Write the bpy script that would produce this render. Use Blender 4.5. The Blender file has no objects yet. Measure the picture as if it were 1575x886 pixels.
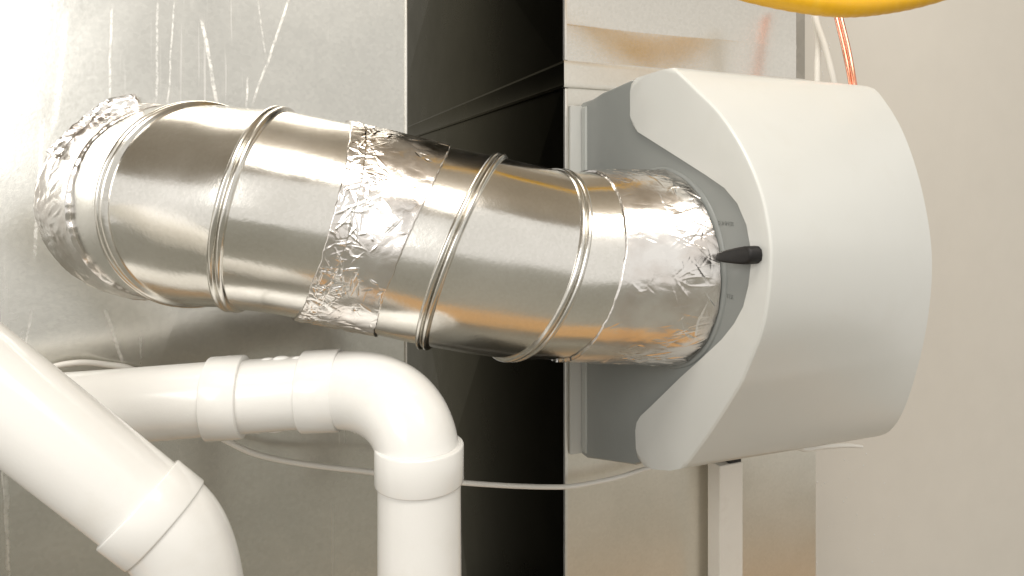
import bpy, bmesh, math, random
from mathutils import Vector, noise, Matrix
random.seed(7)
R_ = math.radians
SC = bpy.context.scene
COL = SC.collection

# ------------------------------------------------------------------ camera
CZ = 1.4                                  # eye height above the floor
YAW = R_(21.0)
FPX, CX, CY = 1007.0, 787.5, 290.0
cam_d = bpy.data.cameras.new('camera')
cam = bpy.data.objects.new('camera', cam_d); COL.objects.link(cam)
cam.location = (0, 0, CZ)
cam.rotation_euler = (R_(90), 0, -YAW)
cam_d.sensor_width = 36.0
cam_d.lens = 36.0 * FPX / 1575.0
cam_d.shift_y = -(443.0 - CY) / 1575.0
cam_d.clip_start = 0.01; cam_d.clip_end = 200
SC.camera = cam

# ------------------------------------------------------------------ light
w = bpy.data.worlds.new('World'); SC.world = w; w.use_nodes = True
bg = w.node_tree.nodes['Background']
bg.inputs[0].default_value = (1.0, 0.965, 0.905, 1); bg.inputs[1].default_value = 0.78

def area(name, loc, target, sx, sy, power, col=(1, .95, .88)):
    d = bpy.data.lights.new(name, 'AREA'); d.shape = 'RECTANGLE'; d.size = sx; d.size_y = sy
    d.energy = power; d.color = col
    o = bpy.data.objects.new(name, d); COL.objects.link(o)
    o.location = loc
    o.rotation_euler = (Vector(target) - Vector(loc)).to_track_quat('-Z', 'Y').to_euler()
    return o
area('softbox_lamp', (-0.85, -0.25, CZ + 0.40), (0.15, 0.70, CZ + 0.0), 0.65, 0.60, 6.0, (1, .975, .94))
area('ceiling_lamp', (0.10, -0.25, CZ + 1.22), (0.72, 0.75, CZ - 0.05), 1.5, 0.50, 20.0, (1, .94, .86))

SC.view_settings.view_transform = 'Standard'
SC.view_settings.look = 'None'
SC.view_settings.exposure = 0.10
SC.view_settings.gamma = 1.0

# ------------------------------------------------------------------ helpers
FW = Vector((math.sin(YAW), math.cos(YAW), 0)); RT = Vector((math.cos(YAW), -math.sin(YAW), 0)); UP = Vector((0, 0, 1))
O = Vector((0, 0, CZ))
def ray(px, py): return FW + RT * ((px - CX) / FPX) + UP * ((CY - py) / FPX)
def P(px, py, t): return O + ray(px, py) * t
def PY(px, py, Y):
    d = ray(px, py); return O + d * (Y / d.y)
def PX(px, py, X):
    d = ray(px, py); return O + d * (X / d.x)

def link(name, me, mat, parent=None):
    o = bpy.data.objects.new(name, me); COL.objects.link(o)
    if mat: me.materials.append(mat)
    if parent: o.parent = parent
    return o
def thing(name, label, cat, loc=(0, 0, 0), group=None):
    o = bpy.data.objects.new(name, None); COL.objects.link(o)
    o.empty_display_size = .05
    o.location = loc; o['label'] = label; o['category'] = cat
    if group: o['group'] = group
    return o
def adopt(root, kids):                    # parent without moving the parts
    for k in kids:
        k.parent = root; k.matrix_parent_inverse = Matrix.Translation(root.location).inverted()
def finish(me, smooth=True, angle=35):
    for p in me.polygons: p.use_smooth = smooth
    if smooth: me.set_sharp_from_angle(angle=R_(angle))
def mesh(name, verts, faces, mat, smooth=True, angle=35, recalc=True):
    me = bpy.data.meshes.new(name)
    me.from_pydata([tuple(v) for v in verts], [], faces)
    if recalc:
        bm = bmesh.new(); bm.from_mesh(me); bmesh.ops.recalc_face_normals(bm, faces=bm.faces); bm.to_mesh(me); bm.free()
    finish(me, smooth, angle)
    return link(name, me, mat)
def box(name, x0, x1, y0, y1, z0, z1, mat, bev=0.0, seg=2):
    bm = bmesh.new()
    vs = [bm.verts.new((x, y, z)) for x in (x0, x1) for y in (y0, y1) for z in (z0, z1)]
    for f in ((0, 1, 3, 2), (4, 6, 7, 5), (0, 4, 5, 1), (2, 3, 7, 6), (0, 2, 6, 4), (1, 5, 7, 3)):
        bm.faces.new([vs[i] for i in f])
    bmesh.ops.recalc_face_normals(bm, faces=bm.faces)
    if bev: bmesh.ops.bevel(bm, geom=bm.edges[:], offset=bev, segments=seg, profile=.6, affect='EDGES')
    me = bpy.data.meshes.new(name); bm.to_mesh(me); bm.free(); finish(me)
    return link(name, me, mat)
def catmull(pts, n=10):
    out = []
    for i in range(len(pts) - 1):
        p0 = pts[max(i - 1, 0)]; p1 = pts[i]; p2 = pts[i + 1]; p3 = pts[min(i + 2, len(pts) - 1)]
        for k in range(n):
            t = k / n
            out.append(.5 * ((2 * p1) + (p2 - p0) * t + (2 * p0 - 5 * p1 + 4 * p2 - p3) * t * t + (3 * p1 - p0 - 3 * p2 + p3) * t ** 3))
    out.append(pts[-1].copy()); return out
def sweep(name, path, rad, mat, seg=32, caps=True, radf=None):
    """tube along a list of points; rad number or list"""
    n = len(path); verts = []; faces = []
    T = [(path[min(i + 1, n - 1)] - path[max(i - 1, 0)]).normalized() for i in range(n)]
    e = UP.cross(T[0]);
    if e.length < .2: e = Vector((1, 0, 0))
    e.normalize()
    for i in range(n):
        e = (e - T[i] * e.dot(T[i])).normalized(); g = T[i].cross(e)
        r = rad[i] if isinstance(rad, (list, tuple)) else rad
        for k in range(seg):
            a = 2 * math.pi * k / seg
            verts.append(path[i] + (e * math.cos(a) + g * math.sin(a)) * r)
    for i in range(n - 1):
        for k in range(seg):
            k2 = (k + 1) % seg
            faces.append((i * seg + k, i * seg + k2, (i + 1) * seg + k2, (i + 1) * seg + k))
    if caps:
        faces.append(tuple(range(seg))[::-1]); faces.append(tuple((n - 1) * seg + k for k in range(seg)))
    return mesh(name, verts, faces, mat)
def ring_tube(name, a, b, ri, ro, mat, seg=64, bev=.0012):
    """a short hollow sleeve (socket) from a to b with rounded lips"""
    ax = (b - a).normalized(); L = (b - a).length
    e = UP.cross(ax).normalized() if abs(ax.z) < .95 else Vector((1, 0, 0)); e = (e - ax * e.dot(ax)).normalized(); g = ax.cross(e)
    prof = [(0, ri), (0, ro - bev), (bev * .3, ro - bev * .3), (bev, ro), (L - bev, ro), (L - bev * .3, ro - bev * .3), (L, ro - bev), (L, ri)]
    verts = []; faces = []
    for s, r in prof:
        for k in range(seg):
            t = 2 * math.pi * k / seg
            verts.append(a + ax * s + (e * math.cos(t) + g * math.sin(t)) * r)
    m = len(prof)
    for i in range(m):
        j = (i + 1) % m
        for k in range(seg):
            k2 = (k + 1) % seg; faces.append((i * seg + k, i * seg + k2, j * seg + k2, j * seg + k))
    return mesh(name, verts, faces, mat, angle=50)

# ------------------------------------------------------------------ materials
class NT:
    def __init__(s, name):
        s.m = bpy.data.materials.new(name); s.m.use_nodes = True; s.t = s.m.node_tree
        s.b = s.t.nodes['Principled BSDF']
    def n(s, kind, **kw):
        x = s.t.nodes.new(kind)
        for k, v in kw.items():
            if k.startswith('i_'):
                x.inputs[int(k[2:]) if k[2:].isdigit() else k[2:].replace('_', ' ')].default_value = v
            else: setattr(x, k, v)
        return x
    def l(s, a, b): s.t.links.new(a, b)
    def math(s, op, a, b=None, c=None, clamp=False):
        x = s.t.nodes.new('ShaderNodeMath'); x.operation = op; x.use_clamp = clamp
        for i, v in enumerate((a, b, c)):
            if v is None: continue
            if isinstance(v, (int, float)): x.inputs[i].default_value = v
            else: s.l(v, x.inputs[i])
        return x.outputs[0]
    def coords(s, scale=(1, 1, 1), rot=(0, 0, 0)):
        g = s.n('ShaderNodeNewGeometry'); mp = s.n('ShaderNodeMapping')
        mp.inputs['Scale'].default_value = scale; mp.inputs['Rotation'].default_value = rot
        s.l(g.outputs['Position'], mp.inputs['Vector']); return mp.outputs[0]
    def noise(s, vec, scale, detail=4, rough=.55, dist=0):
        x = s.n('ShaderNodeTexNoise'); s.l(vec, x.inputs['Vector'])
        x.inputs['Scale'].default_value = scale; x.inputs['Detail'].default_value = detail
        x.inputs['Roughness'].default_value = rough; x.inputs['Distortion'].default_value = dist
        return x.outputs[0]
    def ramp(s, fac, a, b, lo=0., hi=1.):
        x = s.n('ShaderNodeMapRange', clamp=True); s.l(fac, x.inputs[0])
        x.inputs[1].default_value = a; x.inputs[2].default_value = b; x.inputs[3].default_value = lo; x.inputs[4].default_value = hi
        return x.outputs[0]
    def mix(s, fac, ca, cb):
        x = s.n('ShaderNodeMix', data_type='RGBA')
        if isinstance(fac, (int, float)): x.inputs[0].default_value = fac
        else: s.l(fac, x.inputs[0])
        for i, c in ((6, ca), (7, cb)):
            if isinstance(c, tuple): x.inputs[i].default_value = (*c, 1)
            else: s.l(c, x.inputs[i])
        return x.outputs[2]
    def bump(s, h, strength, dist):
        x = s.n('ShaderNodeBump'); s.l(h, x.inputs['Height'])
        x.inputs['Strength'].default_value = strength; x.inputs['Distance'].default_value = dist
        return x

def mat_metal(name, base=(.72, .70, .66), dark=(.58, .56, .52), rough=(.22, .34), spangle=60, scratch=0.0, lines=(), metal=1.0, bump=.10, wob=0.0, specks=0.0, edge=None):
    n = NT(name)
    if edge: n.b.inputs['Specular Tint'].default_value = (*edge, 1)
    v = n.coords()
    big = n.noise(v, 9, 4, .6, .4)
    vo = n.n('ShaderNodeTexVoronoi', feature='F1'); n.l(v, vo.inputs['Vector']); vo.inputs['Scale'].default_value = spangle
    sp = n.math('MULTIPLY', vo.outputs['Color'], 1.0)
    f = n.math('ADD', n.math('MULTIPLY', big, .7), n.math('MULTIPLY', sp, .3))
    col = n.mix(n.ramp(f, .3, .7), dark, base)
    rg = n.ramp(big, .3, .7, rough[0], rough[1])
    if scratch:
        vs = n.coords((90, 90, 1.2)); s1 = n.noise(vs, 1.6, 2, .5, .15)
        vs2 = n.coords((3, 3, 1.0)); gate = n.noise(vs2, 2.2, 3, .6)
        m = n.math('MULTIPLY', n.ramp(s1, .66, .74), n.ramp(gate, .46, .62))
        vs3 = n.coords((260, 260, 3.5), (0, R_(4), 0)); s3 = n.noise(vs3, 1.4, 1, .5)
        m = n.math('MAXIMUM', m, n.math('MULTIPLY', n.math('MULTIPLY', n.ramp(s3, .70, .76), n.ramp(gate, .5, .65)), .8))
        m = n.math('MULTIPLY', m, scratch)
        col = n.mix(m, col, (.92, .90, .86)); rg = n.math('ADD', rg, n.math('MULTIPLY', m, .25), clamp=True)
    if lines:
        g = n.n('ShaderNodeNewGeometry'); sx = n.n('ShaderNodeSeparateXYZ'); n.l(g.outputs['Position'], sx.inputs[0])
        X, Zc = sx.outputs[0], sx.outputs[2]
        wobn = n.math('MULTIPLY', n.math('SUBTRACT', n.noise(n.coords(), 28, 3), .5), .0045)
        tot = None
        grain = n.ramp(n.noise(n.coords((1, 1, 1)), 240, 2), .38, .6, .25, 1)
        for (a, b, wd, st) in lines:
            dx, dz = b.x - a.x, b.z - a.z; L = math.hypot(dx, dz); dx /= L; dz /= L
            # along and across distances to the mark
            rx = n.math('SUBTRACT', X, a.x); rz = n.math('SUBTRACT', Zc, a.z)
            al = n.math('ADD', n.math('MULTIPLY', rx, dx), n.math('MULTIPLY', rz, dz))
            ac = n.math('ABSOLUTE', n.math('ADD', n.math('SUBTRACT', n.math('MULTIPLY', rx, dz), n.math('MULTIPLY', rz, dx)), wobn))
            k = n.math('MULTIPLY', n.ramp(ac, wd * .35, wd, 1, 0), n.math('MULTIPLY', n.ramp(al, 0, .012), n.ramp(al, L - .012, L, 1, 0)))
            k = n.math('MULTIPLY', k, st)
            tot = k if tot is None else n.math('MAXIMUM', tot, k)
        tot = n.math('MULTIPLY', tot, grain)
        col = n.mix(tot, col, (.95, .93, .88)); rg = n.math('ADD', rg, n.math('MULTIPLY', tot, .3), clamp=True)
    if specks:
        s = n.noise(v, 420, 1, .4); m = n.math('MULTIPLY', n.ramp(s, .72, .76), specks)
        col = n.mix(m, col, (.9, .88, .84))
    n.l(col, n.b.inputs['Base Color']); n.l(rg, n.b.inputs['Roughness'])
    n.b.inputs['Metallic'].default_value = metal
    h = n.math('ADD', n.math('MULTIPLY', n.noise(v, 320, 2), .25), n.math('MULTIPLY', n.noise(v, 16, 2), 1.0))
    if wob: h = n.math('ADD', h, n.math('MULTIPLY', n.noise(n.coords((1, 1, .45)), 4.5, 1, .4, .3), wob))
    bp = n.bump(h, bump, .004); n.l(bp.outputs[0], n.b.inputs['Normal'])
    return n.m
def mat_plastic(name, col, rough=.3, coat=0., bump=.03, var=.05, dirt=None, fine=500):
    n = NT(name); v = n.coords()
    a = tuple(c * (1 - var) for c in col)
    c = n.mix(n.ramp(n.noise(v, 14, 5, .6), .3, .7), a, col)
    if dirt: c = n.mix(n.math('MULTIPLY', n.ramp(n.noise(v, 22, 6, .65, .5), .54, .75), dirt[1]), c, dirt[0])
    n.l(c, n.b.inputs['Base Color'])
    n.l(n.ramp(n.noise(v, 30, 4), .3, .7, rough * .85, rough * 1.2), n.b.inputs['Roughness'])
    n.b.inputs['Coat Weight'].default_value = coat; n.b.inputs['Coat Roughness'].default_value = .08
    h = n.math('ADD', n.math('MULTIPLY', n.noise(v, fine, 2), .3), n.noise(v, 26, 2))
    n.l(n.bump(h, bump, .003).outputs[0], n.b.inputs['Normal'])
    return n.m
def mat_foil():
    n = NT('aluminium_foil_tape'); v = n.coords()
    col = n.mix(n.ramp(n.noise(v, 40, 4), .35, .65), (.80, .75, .71), (.93, .91, .89))
    n.l(col, n.b.inputs['Base Color']); n.b.inputs['Metallic'].default_value = 1
    n.l(n.ramp(n.noise(v, 60, 3), .3, .7, .12, .26), n.b.inputs['Roughness'])
    cr = n.noise(n.coords((1, 1, 1), (.4, .3, .2)), 110, 5, .7, 1.6)
    n.l(n.bump(cr, .07, .003).outputs[0], n.b.inputs['Normal'])
    return n.m

YL = 0.735      # front of the left plenum
YR = 0.700      # front of the right duct
XC = 0.336      # corner of the right duct
wear = [(PY(*a, YL), PY(*b, YL), wd, st) for a, b, wd, st in (
    ((310, 25), (336, 168), .0022, .75), ((381, 118), (378, 170), .0014, .9), ((245, 0), (242, 165), .0014, .45),
    ((271, 0), (259, 170), .0012, .55), ((176, 10), (172, 160), .0014, .45), ((108, 20), (88, 210), .0035, .35),
    ((395, 0), (410, 100), .0012, .35), ((297, 0), (299, 20), .003, .4), ((30, 500), (16, 590), .0014, .5),
    ((45, 500), (34, 620), .002, .45), ((447, -4), (386, 168), .0016, .8), ((166, 470), (200, 566), .0018, .8),
    ((60, 470), (40, 560), .0012, .5), ((10, 640), (25, 886), .001, .5), ((220, 500), (221, 560), .001, .4),
    ((74, 180), (60, 400), .002, .4), ((20, 700), (22, 880), .0018, .35))]
M = dict(
    panel=mat_metal('galvanised_panel', (.74, .73, .685), (.66, .65, .61), (.20, .28), 260, scratch=.35, lines=wear, bump=.05, specks=.10, wob=34),
    duct=mat_metal('galvanised_duct_front', (.80, .77, .71), (.74, .71, .65), (.17, .26), 300, bump=.05),
    duct2=mat_metal('matt_galvanised_sheet', (.86, .835, .77), (.80, .775, .71), (.30, .38), 300, bump=.06),
    dark=mat_metal('shade_dark_galvanised', (.046, .044, .038), (.042, .040, .035), (.26, .32), 60, bump=.03, edge=(.50, .49, .45)),  # gap shade put into base colour and edge tint of galvanised sides
    spiral=mat_metal('bright_galvanised_round_duct', (.90, .88, .84), (.82, .80, .75), (.13, .24), 420, bump=.06, specks=.1),
    bead=mat_metal('swaged_bead_metal', (.80, .78, .74), (.70, .68, .63), (.16, .26), 300, bump=.05),
    seam=mat_metal('folded_seam_metal', (.86, .84, .80), (.76, .74, .69), (.25, .35), 260, bump=.04, metal=.85),
    foil=mat_foil(),
    pvc=mat_plastic('white_pvc', (.83, .825, .80), .22, .35, .05, .03, ((.70, .67, .60), .25)),
    cover=mat_plastic('pale_grey_cover_plastic', (.67, .68, .655), .34, .1, .015, .02, ((.58, .56, .50), .15)),
    grey=mat_plastic('mid_grey_housing_plastic', (.28, .295, .285), .38, .05, .03, .05),
    flange=mat_plastic('pale_flange_plastic', (.50, .51, .49), .4, 0, .02, .04),
    black=mat_plastic('black_knob_plastic', (.006, .005, .005), .5, .0, .03, .2),
    cable=mat_plastic('white_cable_sheath', (.80, .78, .73), .42, 0, .05, .08),
    yellow=mat_plastic('yellow_gas_hose_jacket', (.86, .47, .010), .38, .15, .06, .06, ((.92, .62, .08), .5)),
    wall=mat_plastic('painted_wall', (.72, .685, .62), .75, 0, .10, .03, None, 900),
    drain=mat_plastic('off_white_channel', (.78, .745, .68), .5, 0, .04, .06, ((.50, .42, .34), .25)),
    added_shelf_wood=mat_plastic('added_shelf_timber', (.70, .42, .18), .6, 0, .1, .2),
    floor=mat_plastic('concrete_floor', (.42, .41, .36), .8, 0, .1, .2),
)
# copper
n = NT('copper'); n.b.inputs['Metallic'].default_value = 1; n.b.inputs['Roughness'].default_value = .25
n.l(n.mix(n.ramp(n.noise(n.coords(), 60, 4), .35, .65), (.93, .50, .38), (.84, .38, .26)), n.b.inputs['Base Color']); M['copper'] = n.m
# black standing in for the shade in the gap above the drain channel
M['gap_shade'] = mat_plastic('gap_shade_black', (.01, .01, .01), .6)

# ================================================================== setting
def plane_y(name, x0, x1, y, z0, z1, mat, th=.05): return box(name, x0, x1, y, y + th, z0, z1, mat)
wl = plane_y('wall', .60, 3.2, .865, 0, 2.75, M['wall']); wl['kind'] = 'structure'
fl = box('floor', -6, 3.2, -7, 2.2, -.05, 0, M['floor']); fl['kind'] = 'structure'
ce = box('ceiling', -3, 3.2, -1.0, 2.2, 2.78, 2.83, mat_plastic('ceiling_boards', (.50, .44, .36), .8, 0, .1, .2)); ce['kind'] = 'structure'
sh_ = thing('added_reflection_shelf', 'unseen orange-brown timber shelf added below the camera to put orange streaks in the round duct', 'shelf', (.3, .17, CZ - .97))  # unseen shelf, added only so the round duct mirrors orange streaks
adopt(sh_, [box('added_plank', -.75, 1.5, .10, .25, CZ - .97, CZ - .95, M['added_shelf_wood'], .002), box('added_plank', -.75, 1.5, .255, .40, CZ - .97, CZ - .95, M['added_shelf_wood'], .002)])

# ================================================================== left plenum
def facet(name, corners, apex, mat):
    """sheet with a cross break: four facets meeting at a point pressed slightly outwards"""
    v = list(corners) + [apex]
    return mesh(name, v, [(0, 1, 4), (1, 2, 4), (2, 3, 4), (3, 0, 4)], mat, smooth=False)
XL1 = PY(625, 300, YL).x
lp = thing('sheet_metal_plenum', 'scratched bright galvanised sheet metal plenum behind the white pipes, its face creased corner to corner', 'duct', (-.3, YL, CZ - .9))
ca = PY(447, -4, YL); cb = PY(386, 168, YL)
# crease lines run through the cross break's centre
def inter(a, b, c, d):
    x1, z1, x2, z2, x3, z3, x4, z4 = a.x, a.z, b.x, b.z, c.x, c.z, d.x, d.z
    D = (x1 - x2) * (z3 - z4) - (z1 - z2) * (x3 - x4)
    return (((x1 * z2 - z1 * x2) * (x3 - x4) - (x1 - x2) * (x3 * z4 - z3 * x4)) / D, ((x1 * z2 - z1 * x2) * (z3 - z4) - (z1 - z2) * (x3 * z4 - z3 * x4)) / D)
la = PY(15, 0, YL); lb = PY(170, 480, YL)
ix, iz = inter(ca, cb, la, lb)
def online(a, b, z): t = (z - a.z) / (b.z - a.z); return Vector((a.x + (b.x - a.x) * t, YL, z))
zt, zb = CZ + .75, CZ - .9
tA, tB = online(ca, cb, zt), online(la, lb, zt); bA, bB = online(ca, cb, zb), online(la, lb, zb)
ap = Vector((ix, YL - .019, iz))
tA = ca + (cb - ca) * ((XL1 - ca.x) / (cb.x - ca.x))
c0 = Vector((-1.3, YL, zb)); c1 = Vector((XL1, YL, zb)); c2 = Vector((XL1, YL, zt)); c3 = Vector((-1.3, YL, zt))
pn = (tA - ap).cross(tB - ap); c2.y = ap.y - (pn.x * (c2.x - ap.x) + pn.z * (c2.z - ap.z)) / pn.y
vs = [c0, bA, bB, c1, c2, tA, tB, c3, ap, Vector((XL1, YL, iz)), Vector((-1.3, YL, iz))]
p1 = mesh('front_panel', vs, [(0, 1, 8), (1, 2, 8), (2, 3, 8), (3, 9, 8), (9, 5, 8), (5, 4, 8), (4, 6, 8), (6, 7, 8), (7, 10, 8), (10, 0, 8)], M['panel'], smooth=False)
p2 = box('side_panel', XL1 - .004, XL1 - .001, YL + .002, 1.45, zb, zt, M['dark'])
p3 = box('folded_edge', XL1 - .0020, XL1 + .0005, YL - .003, YL + .0015, zb, zt, M['seam'], .001)
adopt(lp, [p1, p2, p3])

# ================================================================== right duct
zb = .001
rd = thing('rectangular_duct', 'tall rectangular galvanised duct with black shaded side, carrying the pale grey humidifier', 'duct', (XC, YR, CZ - .9))
XR1, XR2 = .722, .691
ZT, ZB = CZ + .1507, CZ + .119
parts = []
# upper section, front: a sheet with a shallow raised bead
zz = [ZT - .02, ZT + .040, ZT + .043, ZT + .046, ZT + .049, zt]
yy = [0, 0, -.0012, -.0012, 0, 0]
vs = []; fs = []
for z, dy in zip(zz, [v_ * .4 for v_ in yy]): vs += [Vector((XC, YR + .004 + dy, z)), Vector((XR2, YR + .004 + dy, z))]
for i in range(5): fs.append((2 * i, 2 * i + 1, 2 * i + 3, 2 * i + 2))
parts.append(mesh('upper_front_panel', vs, fs, M['duct'], angle=10))
# lower section, front, with an added shallow buckle
vs = []; fs = []; nx, nz = 24, 16
for j in range(nz + 1):
    for i in range(nx + 1):
        a, b = i / nx, j / nz
        x = XC + (XR1 - XC) * a
        # a shallow vertical buckle, added to bend reflections into a stripe below the humidifier
        d = -.0035 * math.exp(-((a - .42) / .10) ** 2) * (1 - b)
        vs.append(Vector((x, YR + d, zb + (ZB + .01 - zb) * b)))
for j in range(nz):
    for i in range(nx):
        q = j * (nx + 1) + i; fs.append((q, q + 1, q + nx + 2, q + nx + 1))
parts.append(mesh('lower_front_panel', vs, fs, M['duct2'], angle=60))
# side faces with cross break creases
YB = 1.80
def side(name, z0, z1, xoff, A, B):
    """side sheet with one crease running from the front top corner A to B"""
    v = [Vector((XC + xoff, YR + .002, z0)), Vector((XC + xoff, YB, z0)), Vector((XC + xoff, YB, z1)), Vector((XC + xoff, YR + .002, z1))]
    return v
v = side('s', zb, ZB + .01, 0, 0, 0)
low = Vector((XC, 1.152, CZ - .475)); mid = Vector((XC - .012, 1.152, CZ - .475))
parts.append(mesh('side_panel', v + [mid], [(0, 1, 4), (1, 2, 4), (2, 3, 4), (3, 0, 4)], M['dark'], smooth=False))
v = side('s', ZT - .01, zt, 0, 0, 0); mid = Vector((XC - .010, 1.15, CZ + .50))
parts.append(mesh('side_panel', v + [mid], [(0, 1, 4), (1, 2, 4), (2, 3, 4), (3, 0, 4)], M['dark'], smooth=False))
# slip cleat wrapped round the corner
def cleat_front():
    pr = [(.004, ZT + .0005), (-.003, ZT), (-.0036, ZT - .003), (-.0035, ZT - .006), (-.0035, ZB + .006), (-.0036, ZB + .003), (-.003, ZB), (.004, ZB - .0005)]
    vs = []; fs = []
    N = 30
    for i in range(N + 1):
        x = XC - .003 + (XR2 + .012 - XC) * i / N
        for dy, z in pr:
            vs.append(Vector((x, YR + dy + .0006 * noise.noise(Vector((x * 14, z * 30, 3))), z + .0008 * noise.noise(Vector((x * 20, 0, z * 9))))))
    for i in range(N):
        for k in range(len(pr) - 1):
            q = i * len(pr) + k; fs.append((q, q + 1, q + len(pr) + 1, q + len(pr)))
    return mesh('slip_cleat', vs, fs, M['duct2'], angle=25)
parts.append(cleat_front())
pr = [(.003, ZT + .0005), (-.003, ZT), (-.004, ZT - .003), (-.003, ZT - .006), (-.003, ZB + .006), (-.004, ZB + .003), (-.003, ZB), (.003, ZB - .0005)]
vs = []; fs = []; N = 20
for i in range(N + 1):
    y = YR - .003 + (YB - YR) * i / N
    for dx, z in pr: vs.append(Vector((XC + dx, y, z)))
for i in range(N):
    for k in range(len(pr) - 1):
        q = i * len(pr) + k; fs.append((q, q + 1, q + len(pr) + 1, q + len(pr)))
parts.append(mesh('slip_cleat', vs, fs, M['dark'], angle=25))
parts.append(box('corner_seam', XC - .0015, XC + .0020, YR - .0030, YR + .001, zb, ZB - .001, M['seam'], .0008))
parts.append(box('corner_seam', XC - .0015, XC + .0020, YR - .0015, YR + .003, ZT + .001, zt, M['seam'], .0008))
parts.append(box('edge_flange', XR2 + .002, XR2 + .018, YR + .006, YR + .02, ZB + .012, zt, mat_metal('dull_flange_metal', (.42, .39, .34), (.33, .31, .27), (.4, .5), 60, metal=.6), .001))
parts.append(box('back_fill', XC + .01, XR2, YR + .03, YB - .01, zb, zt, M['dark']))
adopt(rd, parts)

# ================================================================== round bypass duct
RR = .0896
def V(a): return Vector(a) + O
RG = dict(
    A=(V((-.105, YL - .002, -.0125)), Vector((0, -1, 0))),
    R1=(V((-.0468, .6502, -.0143)), Vector((.627, -.778, -.037)), Vector((.684, -.729, -.036))),
    R2=(V((.0014, .6238, -.0179)), Vector((.923, -.320, -.214)), Vector((.938, -.321, -.128))),
    J=(V((.0591, .6140, -.0288)), Vector((.962, .059, -.265)), Vector((.935, -.287, -.207))),
    R3=(V((.1734, .5711, -.0559)), Vector((.835, -.420, -.355)), Vector((.953, -.204, -.223))),
    R4=(V((.2381, .5757, -.0706)), Vector((.952, .050, -.303)), Vector((.972, -.215, -.097))),
    T=(V((.3545, .531, -.074)), Vector((1, 0, 0))))
def basis(nn):
    nn = nn.normalized(); e1 = (UP - nn * UP.dot(nn)).normalized(); return nn, e1, nn.cross(e1)
_bc = {}
def rp(key, a, rad=RR, off=0.):
    if key not in _bc:
        d_, e1_, e2_ = basis(RG[key][-1]); _bc[key] = (RG[key][0], RG[key][1].normalized(), d_, e1_, e2_)
    C, nn, d_, e1, e2 = _bc[key]
    w_ = (e1 * math.cos(a) + e2 * math.sin(a)) * rad          # radius square to the duct's own run,
    return C + w_ + d_ * (off - w_.dot(nn) / d_.dot(nn))      # carried along it on to the mitred joint
def surf(ka, kb, s, a, ra=RR, rb=RR): return rp(ka, a, ra) * (1 - s) + rp(kb, a, rb) * s
SEG = 128
def gore(ka, kb, ra=RR, rb=RR, name='gore', s0=0, s1=1):
    vs = []; fs = []; K = 24
    for i in range(K + 1):
        s = s0 + (s1 - s0) * i / K
        for k in range(SEG):
            a = 2 * math.pi * k / SEG
            p = surf(ka, kb, s, a, ra, rb)
            dn = (p - (RG[ka][0] * (1 - s) + RG[kb][0] * s)).normalized()
            w_ = noise.noise(p * 9) * .0012 + noise.noise(p * 22) * .0004
            if ka in ('A', 'R1'): w_ *= 2.0
            vs.append(p + dn * w_ * math.sin(math.pi * min(max(s, 0), 1)))
    for i in range(K):
        for k in range(SEG):
            k2 = (k + 1) % SEG; fs.append((i * SEG + k, i * SEG + k2, (i + 1) * SEG + k2, (i + 1) * SEG + k))
    return mesh(name, vs, fs, M['spiral'], angle=80)
def bead(key, width=.013, h=.0048, name='swaged_bead', double=True):
    """double rolled ridge standing off the duct"""
    vs = []; fs = []; K = 18
    for i in range(K + 1):
        u = i / K * 2 - 1
        if double: hh = h * (abs(math.sin(math.pi * (u + 1))) ** .5 * .72 + .28 * math.cos(u * math.pi / 2) ** .5 if abs(u) < 1 else 0)
        else: hh = h * math.sqrt(max(0, 1 - u * u))
        for k in range(SEG):
            a = 2 * math.pi * k / SEG
            if i in (0, K): hh = -.007
            vs.append(rp(key, a, RR - .0015 + hh + .0003 * noise.noise(Vector((a * 3, u, 5))), u * width / 2))
    for i in range(K):
        for k in range(SEG):
            k2 = (k + 1) % SEG; fs.append((i * SEG + k, i * SEG + k2, (i + 1) * SEG + k2, (i + 1) * SEG + k))
    return mesh(name, vs, fs, M['bead'], angle=80)

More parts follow.
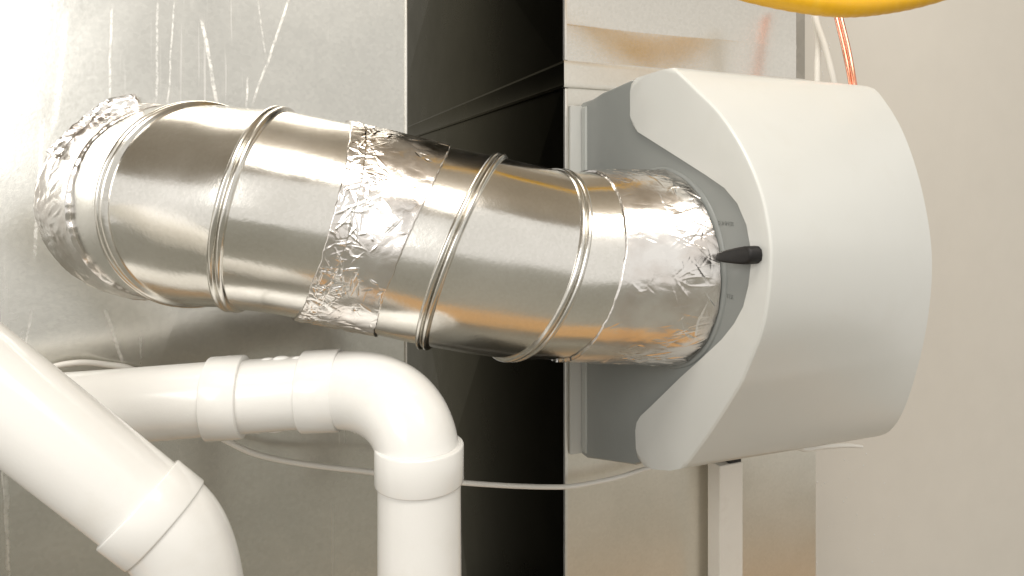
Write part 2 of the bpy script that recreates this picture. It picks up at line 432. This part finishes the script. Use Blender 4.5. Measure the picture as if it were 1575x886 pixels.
def crinkle(a, s, seed, f=1.0):
    """gentle hollows between flat facets of foil"""
    q = Vector((math.cos(a) * 3.2 * f, math.sin(a) * 3.2 * f, seed + s * 2.2 * f))
    q2 = q * 2.6 + Vector((5, 1, 2))
    return abs(noise.noise(q)) * .9 + abs(noise.noise(q2)) * .45
def creases(count, seed, width, dens, ns, na, length=(.008, .030), wid=(.0009, .0019), hgt=(.0006, .0022), bias=0.0):
    """height field of many sharp pinched folds, thick where dens(s, a) is high"""
    rnd = random.Random(seed); H = [[0.0] * na for _ in range(ns + 1)]
    ds = width / ns; da = 2 * math.pi * RR / na; done = 0; tries = 0
    while done < count and tries < count * 30:
        tries += 1
        s0 = rnd.random(); a0 = rnd.random() * 2 * math.pi
        dd = dens(s0, a0)
        if rnd.random() > dd: continue
        done += 1
        th = rnd.gauss(bias, .75); L = rnd.uniform(*length) * (.6 + .7 * dd); W = rnd.uniform(*wid); A = rnd.uniform(*hgt) * (1 if rnd.random() < .72 else -.8)
        cx, cy = s0 * width, a0 * 2 * math.pi * RR / (2 * math.pi)
        bend = rnd.uniform(-14, 14)
        ct, st = math.cos(th), math.sin(th)
        R = L / 2 + W * 2
        for i in range(max(0, int((cx - R) / ds)), min(ns, int((cx + R) / ds) + 1) + 1):
            for k in range(int((cy - R) / da), int((cy + R) / da) + 2):
                u, v_ = i * ds - cx, k * da - cy
                al = u * ct + v_ * st; ac = -u * st + v_ * ct + bend * al * al
                if abs(al) > L / 2: continue
                w_ = W * (1 - .6 * abs(al) / (L / 2)); d = abs(ac)
                if d < w_ * 2.2:
                    h = A * (1 - (2 * al / L) ** 2) * max(0, 1 - d / w_ / 2.2) ** 1.7
                    kk = k % na
                    H[i][kk] += h * (1 if abs(H[i][kk]) < .003 else .2)
    return H
def tape(fn, name, amp, seed, width=.09, ns=84, na=640, edge=.0, f=1.0, dens=None, count=300, soft=1.0, **kw):
    """band of crinkled foil: fn(s,a) -> point, outward normal"""
    H = creases(count, int(seed * 10), width, dens, ns, na, **kw)
    vs = []; fs = []
    for i in range(ns + 1):
        for k in range(na):
            a = 2 * math.pi * k / na; s = i / ns
            s2 = s + (noise.noise(Vector((math.cos(a) * 5, math.sin(a) * 5, seed))) + .4 * noise.noise(Vector((math.cos(a) * 16, math.sin(a) * 16, seed)))) * edge * (abs(s - .5) * 2)
            p, nn = fn(s2, a)
            if i in (0, ns): vs.append(p - nn * .0035); continue
            h = crinkle(a, s, seed, f) * .0016 * soft * (.35 + dens(s, a)) + H[i][k] * amp * min(1, .15 + s / .07)
            vs.append(p + nn * (.0016 + h))
    for i in range(ns):
        for k in range(na):
            k2 = (k + 1) % na; fs.append((i * na + k, i * na + k2, (i + 1) * na + k2, (i + 1) * na + k))
    return mesh(name, vs, fs, M['foil'], angle=100)
def outward(ka, kb, s, a):
    p = surf(ka, kb, s, a); c = RG[ka][0] * (1 - s) + RG[kb][0] * s
    return p, (p - c).normalized()

bd = thing('round_metal_duct', 'shiny round galvanised elbow duct sealed with crinkled foil tape, crossing the middle', 'duct', tuple(RG['A'][0]))
ps = [gore('A', 'R1'), gore('R1', 'R2'), gore('R2', 'J', RR, RR + .0004), gore('J', 'R3', RR - .0012, RR), gore('R3', 'R4'), gore('R4', 'T', RR, RR - .002)]
ps += [bead('R1'), bead('R2'), bead('R3', .012, .0055), bead('R4', .012, .0048)]
# tape over the middle joint: from just left of J towards R3
def f_mid(s, a):
    s0 = -.16; sN = .60 + .05 * math.sin(a * 2 + .6)
    q = s0 + (sN - s0) * s
    if q < 0:
        L = 1 + q * 1.0
        p, nn = outward('R2', 'J', L, a); st = .0006
        return p + nn * st, nn
    p, nn = outward('J', 'R3', q, a); return p, nn
def hot_mid(s, a):
    # angle: 0 top, pi bottom, the camera side is at 3pi/2
    d = .95 * math.exp(-((s - .20) / .17) ** 2) + .12
    d += .5 * max(0, -math.cos(a)) ** 1.5 * (1 if s < .75 else .3) + .35 * max(0, noise.noise(Vector((math.cos(a) * 2, math.sin(a) * 2, s * 2 + 4))))
    return min(1, d)
ps.append(tape(f_mid, 'foil_tape', .45, 3.3, width=.085, ns=120, na=1000, edge=.03, dens=hot_mid, count=560, soft=.8, length=(.008, .030), wid=(.0006, .0012), hgt=(.0007, .0019)))
# second strip overlapping
# tape at the humidifier collar
def f_col(s, a):
    q = .30 + .69 * s
    p, nn = outward('R4', 'T', q, a); return p, nn
def hot_col(s, a):
    d = .10 + .9 * math.exp(-((s - .72) / .15) ** 2) * (.45 + .55 * math.cos(a - 4.5) ** 2) + .8 * max(0, math.cos(a)) ** 10 * (s > .2) + .9 * max(0, -math.cos(a)) ** 6 * (s > .3)
    return min(1, d)
ps.append(tape(f_col, 'foil_tape', .24, 8.1, width=.085, edge=.015, dens=hot_col, count=420, soft=.8, ns=110, na=900, length=(.010, .034), wid=(.0006, .0013), hgt=(.0007, .0022)))
# tape flared from the first gore out on to the plenum face
FLAP = 0.0
def f_pl(s, a):
    q = .52 - .46 * min(1, s / .72)
    p, nn = outward('A', 'R1', q, a)
    if s > .72:
        u = (s - .72) / .28
        c = RG['A'][0]; d = (rp('A', a) - c).normalized()
        # angle 0 is up, pi down
        ext = .0165 + .004 * noise.noise(Vector((math.cos(a) * 2, math.sin(a) * 2, 1)))
        ang = math.atan2(d.x, d.z)                       # 0 up, + to the right
        if abs(ang - FLAP_A) < .30: ext += .020 * (1 - abs(ang - FLAP_A) / .30)
        base = rp('A', a)
        p = base + d * (ext * u) + Vector((0, -1, 0)) * (.006 * (1 - u) ** 2 + .001)
        nn = (d * (1 - u) + Vector((0, -1, 0)) * (u + .2)).normalized()
    else:
        p = p + nn * (.0055 * (s / .72) ** 2)
    return p, nn
FLAP_A = R_(-8)
def hot_pl(s, a): return min(1, .25 + .6 * math.exp(-((s - .62) / .25) ** 2))
ps.append(tape(f_pl, 'foil_tape', .28, 5.7, width=.08, ns=80, edge=.03, dens=hot_pl, count=520, soft=1.2, bias=1.2))
# loose crinkled tails of tape
def strip(name, pts, nrm, width, seed):
    path = catmull(pts, 12); vs = []; fs = []; W = 14; n_ = len(path)
    for i, p in enumerate(path):
        t = (path[min(i + 1, n_ - 1)] - path[max(i - 1, 0)]).normalized(); sd = t.cross(nrm).normalized()
        for j in range(W + 1):
            u = j / W - .5
            h = (crinkle(i * .06, u * 1.3, seed, 3.) + .6 * abs(noise.noise(Vector((i * .5, u * 9, seed))))) * .004
            vs.append(p + sd * u * width * (1 + .12 * noise.noise(Vector((i * .3, seed, 0)))) + nrm * h)
    for i in range(n_ - 1):
        for j in range(W):
            q = i * (W + 1) + j; fs.append((q, q + 1, q + W + 2, q + W + 1))
    return mesh(name, vs, fs, M['foil'], angle=60)
ps.append(strip('foil_tape', [PY(90, 245, YL - .035), PY(130, 205, YL - .030), PY(172, 172, YL - .024), PY(215, 163, YL - .022)], Vector((-.30, -.92, .10)).normalized(), .024, 11.))
adopt(bd, ps)

# ================================================================== humidifier
XH = .3514; XRH = .583
hum = thing('duct_humidifier', 'pale grey humidifier with curved front cover and mid grey side, mounted on the tall duct', 'humidifier', (XH, YR, CZ - .2))
hp = []
def resample(pts, n_):
    d = [0]
    for a, b in zip(pts, pts[1:]): d.append(d[-1] + (b - a).length)
    out = []
    for k in range(n_):
        t = d[-1] * k / (n_ - 1); i = 0
        while i < len(d) - 2 and d[i + 1] < t: i += 1
        u = (t - d[i]) / (d[i + 1] - d[i]); out.append(pts[i].lerp(pts[i + 1], u))
    return out
ridge = catmull([PX(x, y, XH) for x, y in ((1036, 104), (1072, 138), (1108, 175), (1144, 231), (1171, 296), (1184, 360), (1186, 405), (1181, 464), (1170, 516), (1147, 573), (1134, 600), (1091, 667), (1052, 720))], 8)
NR = 61
Lr = resample(ridge, NR)
rgt = catmull([PX(x, y, XRH) for x, y in ((1320, 131), (1338, 134), (1354, 146), (1388, 201), (1417, 288), (1433, 389), (1428, 483), (1410, 570), (1388, 635), (1367, 664), (1345, 672))], 8)
Rr = resample(rgt, NR)
cut = [(1030, 724), (1005, 722), (990, 716), (981, 704), (978, 690), (977, 662), (979, 650), (985, 640), (1000, 626), (1047, 580), (1076, 554), (1110, 522), (1129, 498), (1143, 472), (1151, 440), (1155, 405), (1154, 380), (1148, 346), (1134, 313), (1114, 289), (1085, 269), (1049, 246), (1008, 220), (981, 203), (973, 192), (969, 178), (969, 141), (971, 129), (979, 120), (997, 114), (1016, 108)]
CT = [PX(x, y, XH) for x, y in cut]
# cover: side wall with the cut-out, curved front, bottom, top, right side
bm = bmesh.new()
outer = [bm.verts.new(p) for p in Lr]                      # ridge from top to bottom
inner = [bm.verts.new(p) for p in CT]                      # back round to the top
sidef = bm.faces.new(outer + inner)
ROWS = 12
prev = outer
for r in range(1, ROWS + 1):
    u = r / ROWS
    row = []
    for k in range(NR):
        p = Lr[k].lerp(Rr[k], u)
        # soft swell of the moulding
        p.y -= .004 * math.sin(math.pi * u) * math.sin(math.pi * k / (NR - 1)) ** .7
        row.append(bm.verts.new(p))
    for k in range(NR - 1): bm.faces.new((prev[k], row[k], row[k + 1], prev[k + 1]))
    prev = row
rt_b = bm.verts.new(Vector((XRH, .655, Rr[-1].z + .006))); rt_t = bm.verts.new(Vector((XRH, .655, Rr[0].z - .006)))
bm.faces.new(prev + [rt_b, rt_t])
# top and bottom closing
tops = [outer[0]] ; bl = inner[4]; tl = inner[26]
bm.faces.new([outer[0], inner[-1], inner[-2], inner[-3], rt_t, prev[0]]) if False else None
bmesh.ops.recalc_face_normals(bm, faces=bm.faces)
ridge_edges = [e for e in bm.edges if e.verts[0] in set(outer) and e.verts[1] in set(outer)]
bmesh.ops.bevel(bm, geom=ridge_edges, offset=.0035, segments=3, profile=.5, affect='EDGES')
bmesh.ops.triangulate(bm, faces=[f for f in bm.faces if len(f.verts) > 5])
me = bpy.data.meshes.new('front_cover'); bm.to_mesh(me); bm.free(); finish(me, True, 28)
cov = link('front_cover', me, M['cover'])
so = cov.modifiers.new('thickness', 'SOLIDIFY'); so.thickness = .003; so.offset = -1
wn = cov.modifiers.new('normals', 'WEIGHTED_NORMAL'); wn.keep_sharp = True; wn.weight = 100
hp.append(cov)
# top and bottom plates of the cover
def plate(name, pts, mat, th):
    vs = [Vector(p) for p in pts] + [Vector(p) + Vector((0, 0, th)) for p in pts]; m_ = len(pts)
    fs = [tuple(range(m_))[::-1], tuple(range(m_, 2 * m_))] + [(i, (i + 1) % m_, (i + 1) % m_ + m_, i + m_) for i in range(m_)]
    return mesh(name, vs, fs, mat, angle=30)
tl_, tr_, bl_, br_ = CT[28], Lr[0], CT[3], Lr[-1]
hp.append(mesh('cover_top', [CT[28] + Vector((.003, 0, -.001)), Lr[0] + Vector((.003, 0.002, -.001)), Rr[0] + Vector((0, .002, -.001)), Vector((XRH, .655, Rr[0].z - .006))], [(0, 1, 2, 3)], M['cover']))
hp.append(mesh('cover_bottom', [CT[3] + Vector((.003, 0, .001)), Lr[-1] + Vector((.003, .002, .001)), Rr[-1] + Vector((0, .002, .001)), Vector((XRH, .655, Rr[-1].z + .006))], [(0, 1, 2, 3)], M['cover']))
# grey housing
ho = [(889, 685), (889, 172), (890, 163), (896, 157), (911, 152), (926, 142), (945, 134), (971, 122), (1020, 128), (1095, 195), (1150, 290), (1168, 400), (1158, 500), (1115, 600), (1045, 695), (1000, 706), (976, 716), (930, 709), (902, 705), (893, 698)]
XG = XH + .0045
HP = [PX(x, y, XG) for x, y in ho]
vs = HP + [Vector((XRH - .010, max(p.y, .50), p.z + (CZ - .07 - p.z) * .12)) for p in HP]; m_ = len(HP)
bm = bmesh.new(); bv = [bm.verts.new(p) for p in vs]
bm.faces.new(bv[:m_]); bm.faces.new(bv[m_:][::-1])
for i in range(m_): bm.faces.new((bv[i], bv[(i + 1) % m_], bv[(i + 1) % m_ + m_], bv[i + m_]))
bmesh.ops.recalc_face_normals(bm, faces=bm.faces)
fe = [e for e in bm.edges if e.verts[0] in bv[:m_] and e.verts[1] in bv[:m_]]
bmesh.ops.bevel(bm, geom=fe, offset=.003, segments=3, profile=.5, affect='EDGES')
bmesh.ops.triangulate(bm, faces=[f for f in bm.faces if len(f.verts) > 5])
me = bpy.data.meshes.new('side_housing'); bm.to_mesh(me); bm.free(); finish(me, True, 30)
sh = link('side_housing', me, M['grey']); hp.append(sh)
wn = sh.modifiers.new('normals', 'WEIGHTED_NORMAL'); wn.keep_sharp = True; wn.weight = 100
# moulded lip by the duct, and the wall flange
zl0, zl1 = PX(893, 690, XG).z, PX(893, 166, XG).z
hp.append(box('housing_lip', XG - .0022, XG + .002, YR - .018, YR - .0065, zl0, zl1, mat_plastic('lip_plastic', (.42, .44, .42), .35, .1, .02), .002, 3))
hp.append(box('mounting_flange', XC + .0045, XRH, YR - .0052, YR - .0001, zl0 - .004, zl1 + .002, M['flange'], .0015))
# raised round boss where the duct enters
Cb = RG['T'][0]; vs = []; fs = []
prb = [(RR - .006, XG - .0016), (RR + .0035, XG - .0016), (RR + .0045, XG - .0010), (RR + .0055, XG + .001)]
for rad, x in prb:
    for k in range(96):
        a = 2 * math.pi * k / 96; vs.append(Vector((x, Cb.y + rad * math.sin(a) * 1.0, Cb.z + rad * math.cos(a))))
for i in range(3):
    for k in range(96):
        k2 = (k + 1) % 96; fs.append((i * 96 + k, i * 96 + k2, (i + 1) * 96 + k2, (i + 1) * 96 + k))
hp.append(mesh('duct_collar', vs, fs, M['grey'], angle=40))
# damper knob: tapered paddle
kn = [(1098, 396), (1101, 389), (1112, 385), (1130, 381), (1142, 379), (1149, 380), (1153, 385), (1154, 393), (1153, 401), (1148, 406), (1140, 407), (1128, 406), (1110, 404), (1100, 402)]
XK = XH - .011
KP = [PX(x, y, XK) for x, y in kn]; m_ = len(KP)
bm = bmesh.new(); f0 = [bm.verts.new(p) for p in KP]; f1 = [bm.verts.new(Vector((XH - .0005, p.y, p.z)) + (p - KP[0]) * .02) for p in KP]
bm.faces.new(f0); bm.faces.new(f1[::-1])
for i in range(m_): bm.faces.new((f0[i], f0[(i + 1) % m_], f1[(i + 1) % m_], f1[i]))
bmesh.ops.recalc_face_normals(bm, faces=bm.faces)
fe = [e for e in bm.edges if e.verts[0] in f0 and e.verts[1] in f0]
bmesh.ops.bevel(bm, geom=fe, offset=.0022, segments=4, profile=.5, affect='EDGES')
me = bpy.data.meshes.new('damper_knob'); bm.to_mesh(me); bm.free(); finish(me, True, 50)
hp.append(link('damper_knob', me, M['black']))
# moulded lettering beside the knob
def lettering(txt, pxy, size):
    c = bpy.data.curves.new('lettering', 'FONT'); c.body = txt; c.size = size; c.extrude = .0004; c.align_x = 'LEFT'
    tmp = bpy.data.objects.new('tmp', c); COL.objects.link(tmp)
    dg = bpy.context.evaluated_depsgraph_get(); me = bpy.data.meshes.new_from_object(tmp.evaluated_get(dg)); bpy.data.objects.remove(tmp)
    me.materials.clear()
    o = link('lettering', me, mat_plastic('raised_lettering', (.245, .257, .245), .35))
    p = PX(pxy[0], pxy[1], XG)
    # text reads along -Y (towards the viewer's right), upright, facing -X
    o.matrix_world = Matrix(((0, 0, -1, p.x), (-1, 0, 0, p.y), (0, 1, 0, p.z), (0, 0, 0, 1)))
    return o
t1 = lettering('SUMMER', (1104, 346), .0052); t2 = lettering('WINTER', (1104, 455), .0052)
bpy.context.view_layer.update()
for o in hp: pass
adopt(hum, hp)
for o in (t1, t2):
    mw = o.matrix_world.copy(); o.parent = hum; o.matrix_parent_inverse = Matrix.Translation(hum.location).inverted(); o.matrix_basis = mw

# ================================================================== drain channel under the humidifier
a0 = PY(1107, 712, YR - .034); a1 = PY(1143, 712, YR - .034)
dc = thing('drain_channel', 'off-white vertical channel coming down from under the humidifier', 'pipe', (a0.x, YR - .02, 0.5))
d1 = box('channel', a0.x, a1.x, YR - .034, YR - .010, CZ - .9, PY(1125, 714, YR - .034).z, M['drain'], .002, 3)
d2 = box('gap_shade_block', a0.x + (a1.x - a0.x) * .45, a1.x - .001, YR - .032, YR - .012, d1.bound_box[1][2] - .001, d1.bound_box[1][2] + .03, M['gap_shade'], .001)  # solid black block in place of the shaded gap over the channel
adopt(dc, [d1, d2])

# ================================================================== cable
cp = [PY(x, y, Y) for x, y, Y in ((20, 640, .69), (45, 590, .695), (75, 567, .70), (120, 558, .705), (165, 561, .712), (205, 569, .712), (250, 600, .71), (300, 648, .705), (345, 676, .70), (390, 697, .70), (440, 709, .70), (500, 718, .695), (570, 726, .69), (640, 736, .69), (705, 742, .688), (780, 747, .686), (840, 749, .684), (880, 748, .684), (920, 741, .684), (955, 733, .684), (990, 722, .686), (1040, 710, .688))]
cb_ = sweep('hanging_cable', catmull(cp, 8), .0028, M['cable'], 16)
cb_['label'] = 'thin white cable sagging behind the white pipes and across the dark gap'; cb_['category'] = 'cable'
cp2 = [P(x, y, t) for x, y, t in ((1200, 690, .70), (1225, 688, .71), (1240, 691, .72), (1265, 687, .735), (1300, 685, .75), (1326, 687, .76))]
c2_ = sweep('cable_end', catmull(cp2, 8), [.0030] * 28 + [.0030 - .0001 * i for i in range(13)], M['cable'], 16)
c2_['label'] = 'cut white cable end poking out right of the humidifier underside'; c2_['category'] = 'cable'

# ================================================================== white PVC vent pipes
pv = thing('vent_pipe', 'white plastic pipe running level, then turning down before the dark duct side', 'pipe', tuple(P(646, 880, .51)))
A_, B_, C_, D_ = P(-120, 648, .525), P(200, 623.5, .540), P(425, 606, .553), P(505, 600, .556)
PR = .0302
q = []
q.append(sweep('pipe', [A_, B_, P(340, 612, .547)], PR, M['pvc'], 64))
q.append(sweep('pipe', [P(368, 610.5, .549), D_], PR - .0002, M['pvc'], 64))
q.append(ring_tube('coupling', P(322, 613.5, .5465), P(376, 609.5, .5505), PR - .001, .0341, M['pvc']))
# elbow
E_ = P(645, 716, .512)
b0, b1, b2, b3 = P(520, 600, .5565), P(596, 596, .545), P(643, 637, .514), P(645, 716, .512)
el = []
for i in range(41):
    t = i / 40; el.append(b0 * (1 - t) ** 3 + b1 * 3 * t * (1 - t) ** 2 + b2 * 3 * t * t * (1 - t) + b3 * t ** 3)
elb = sweep('elbow', [P(474, 602.5, .556)] + el, [.0318] + [.0318 + .0012 * math.sin(math.pi * i / 40) for i in range(41)], M['pvc'], 64)
h1 = ring_tube('socket', P(468, 602.5, .556), P(524, 599.5, .5565), .030, .0340, M['pvc'])
h2 = ring_tube('socket', P(645, 683, .512), P(645, 740, .5115), .030, .0347, M['pvc'])
q.append(elb)
q.append(sweep('pipe', [P(645, 720, .5115), P(646.5, 1100, .50)], .0322, M['pvc'], 64))
# cement beads squeezed out of the joints
def drip(p, sx, sy, sz):
    bm = bmesh.new(); bmesh.ops.create_icosphere(bm, subdivisions=2, radius=1)
    for v_ in bm.verts:
        v_.co = Vector((v_.co.x * sx, v_.co.y * sy, v_.co.z * sz)) * (1 + .2 * noise.noise(v_.co * 2 + p * 50)) + p
    me = bpy.data.meshes.new('cement_drip'); bm.to_mesh(me); bm.free(); finish(me, True, 180)
    return link('cement_drip', me, M['pvc'])
for px, py, s in ((385, 555.5, .004), (412, 553.5, .006), (432, 551.5, .007), (458, 550.5, .005), (398, 663, .006), (425, 660.5, .008), (352, 549.5, .004)):
    q.append(drip(P(px, py, .552), s, s * .5, s * .32))
adopt(pv, q)
for s_ in (h1, h2):
    s_.parent = elb

pv2 = thing('vent_pipe', 'nearest white plastic pipe, slanting down from the left edge into an elbow', 'pipe', tuple(P(300, 880, .44)))
a_, b_ = P(-320, 352, .398), P(218, 777, .4365)
c_ = b_ + (b_ - a_).normalized() * .022
q = [sweep('pipe', [a_, b_ + (b_ - a_).normalized() * .004], PR, M['pvc'], 72)]
dr = (b_ - a_).normalized()
h0 = b_ + dr * -.003
g0 = h0 + dr * .024
b0 = g0 - dr * .004; b1 = b0 + dr * .022; b2 = P(303, 895, .447); b3 = P(308, 1010, .447)
el = [b0 * (1 - t) ** 3 + b1 * 3 * t * (1 - t) ** 2 + b2 * 3 * t * t * (1 - t) + b3 * t ** 3 for t in [i / 40 for i in range(41)]]
elb2 = sweep('elbow', el, .0312, M['pvc'], 72); q.append(elb2)
hb = ring_tube('socket', h0, g0, .0298, .0328, M['pvc'], 72)
q.append(sweep('pipe', [P(307.5, 1000, .447), P(310, 1300, .447)], PR, M['pvc'], 64))
adopt(pv2, q); hb.parent = elb2

# ================================================================== hose, wires, copper
hz = [PY(x, y, Y) for x, y, Y in ((700, -260, .60), (880, -120, .59), (1010, -62, .575), (1100, -32, .56), (1180, -11, .54), (1250, 2, .527), (1305, 6.5, .52), (1360, 2, .512), (1420, -10, .50), (1500, -36, .48), (1600, -80, .45))]
pth = catmull(hz, 14)
hs = sweep('gas_hose', pth, [.0138 + .00018 * math.sin(i * 1.6) for i in range(len(pth))], M['yellow'], 40)
hs['label'] = 'thick bright yellow flexible gas hose sagging at the top edge above the humidifier'; hs['category'] = 'hose'
def wire(name, pts, r, mat, label, cat='wire'):
    o = sweep(name, catmull([P(*p) for p in pts], 10), r, mat, 14); o['label'] = label; o['category'] = cat; return o
wire('white_wire', ((1246, -20, .80), (1252, 25, .80), (1258, 60, .80), (1257, 110, .80), (1257, 170, .80)), .0036, M['cable'], 'straight white wire hanging down behind the humidifier, left of the slanting one')
wire('white_wire', ((1250, -20, .79), (1255, 30, .79), (1268, 70, .79), (1280, 115, .79), (1292, 170, .79)), .0036, M['cable'], 'slanting white wire hanging behind the humidifier, next to the copper tubes')
wire('copper_tube', ((1278, -20, .855), (1286, 25, .845), (1298, 75, .835), (1308, 125, .825), (1316, 180, .82)), .0028, M['copper'], 'left one of two thin copper tubes descending behind the humidifier', 'tube')
wire('copper_tube', ((1284, -20, .85), (1293, 25, .84), (1305, 75, .83), (1314, 125, .82), (1322, 180, .815)), .0028, M['copper'], 'right one of two thin copper tubes descending behind the humidifier', 'tube')

# plaster flecks spattered on the wall beside the duct
bm = bmesh.new(); rnd = random.Random(4)
spots = [(rnd.gauss(1300, 45), rnd.uniform(690, 880)) for _ in range(46)] + [(rnd.uniform(1262, 1276), rnd.uniform(30, 122)) for _ in range(40)] + [(1257 + rnd.gauss(0, 2), rnd.uniform(740, 880)) for _ in range(10)]
for x, y in spots:
    if x < 1256: continue
    p = PY(x, y, .8648); sz = rnd.choice((.0005, .0006, .0008, .0013))
    ret = bmesh.ops.create_icosphere(bm, subdivisions=1, radius=sz)
    for v_ in ret['verts']: v_.co = Vector((v_.co.x * rnd.uniform(.7, 1.4), v_.co.y * .5, v_.co.z * rnd.uniform(.7, 1.8))) + p
me = bpy.data.meshes.new('plaster_flecks'); bm.to_mesh(me); bm.free()
pf = link('plaster_flecks', me, M['pvc']); pf['kind'] = 'stuff'; pf['label'] = 'tiny white plaster flecks on the wall beside the tall duct'; pf['category'] = 'flecks'
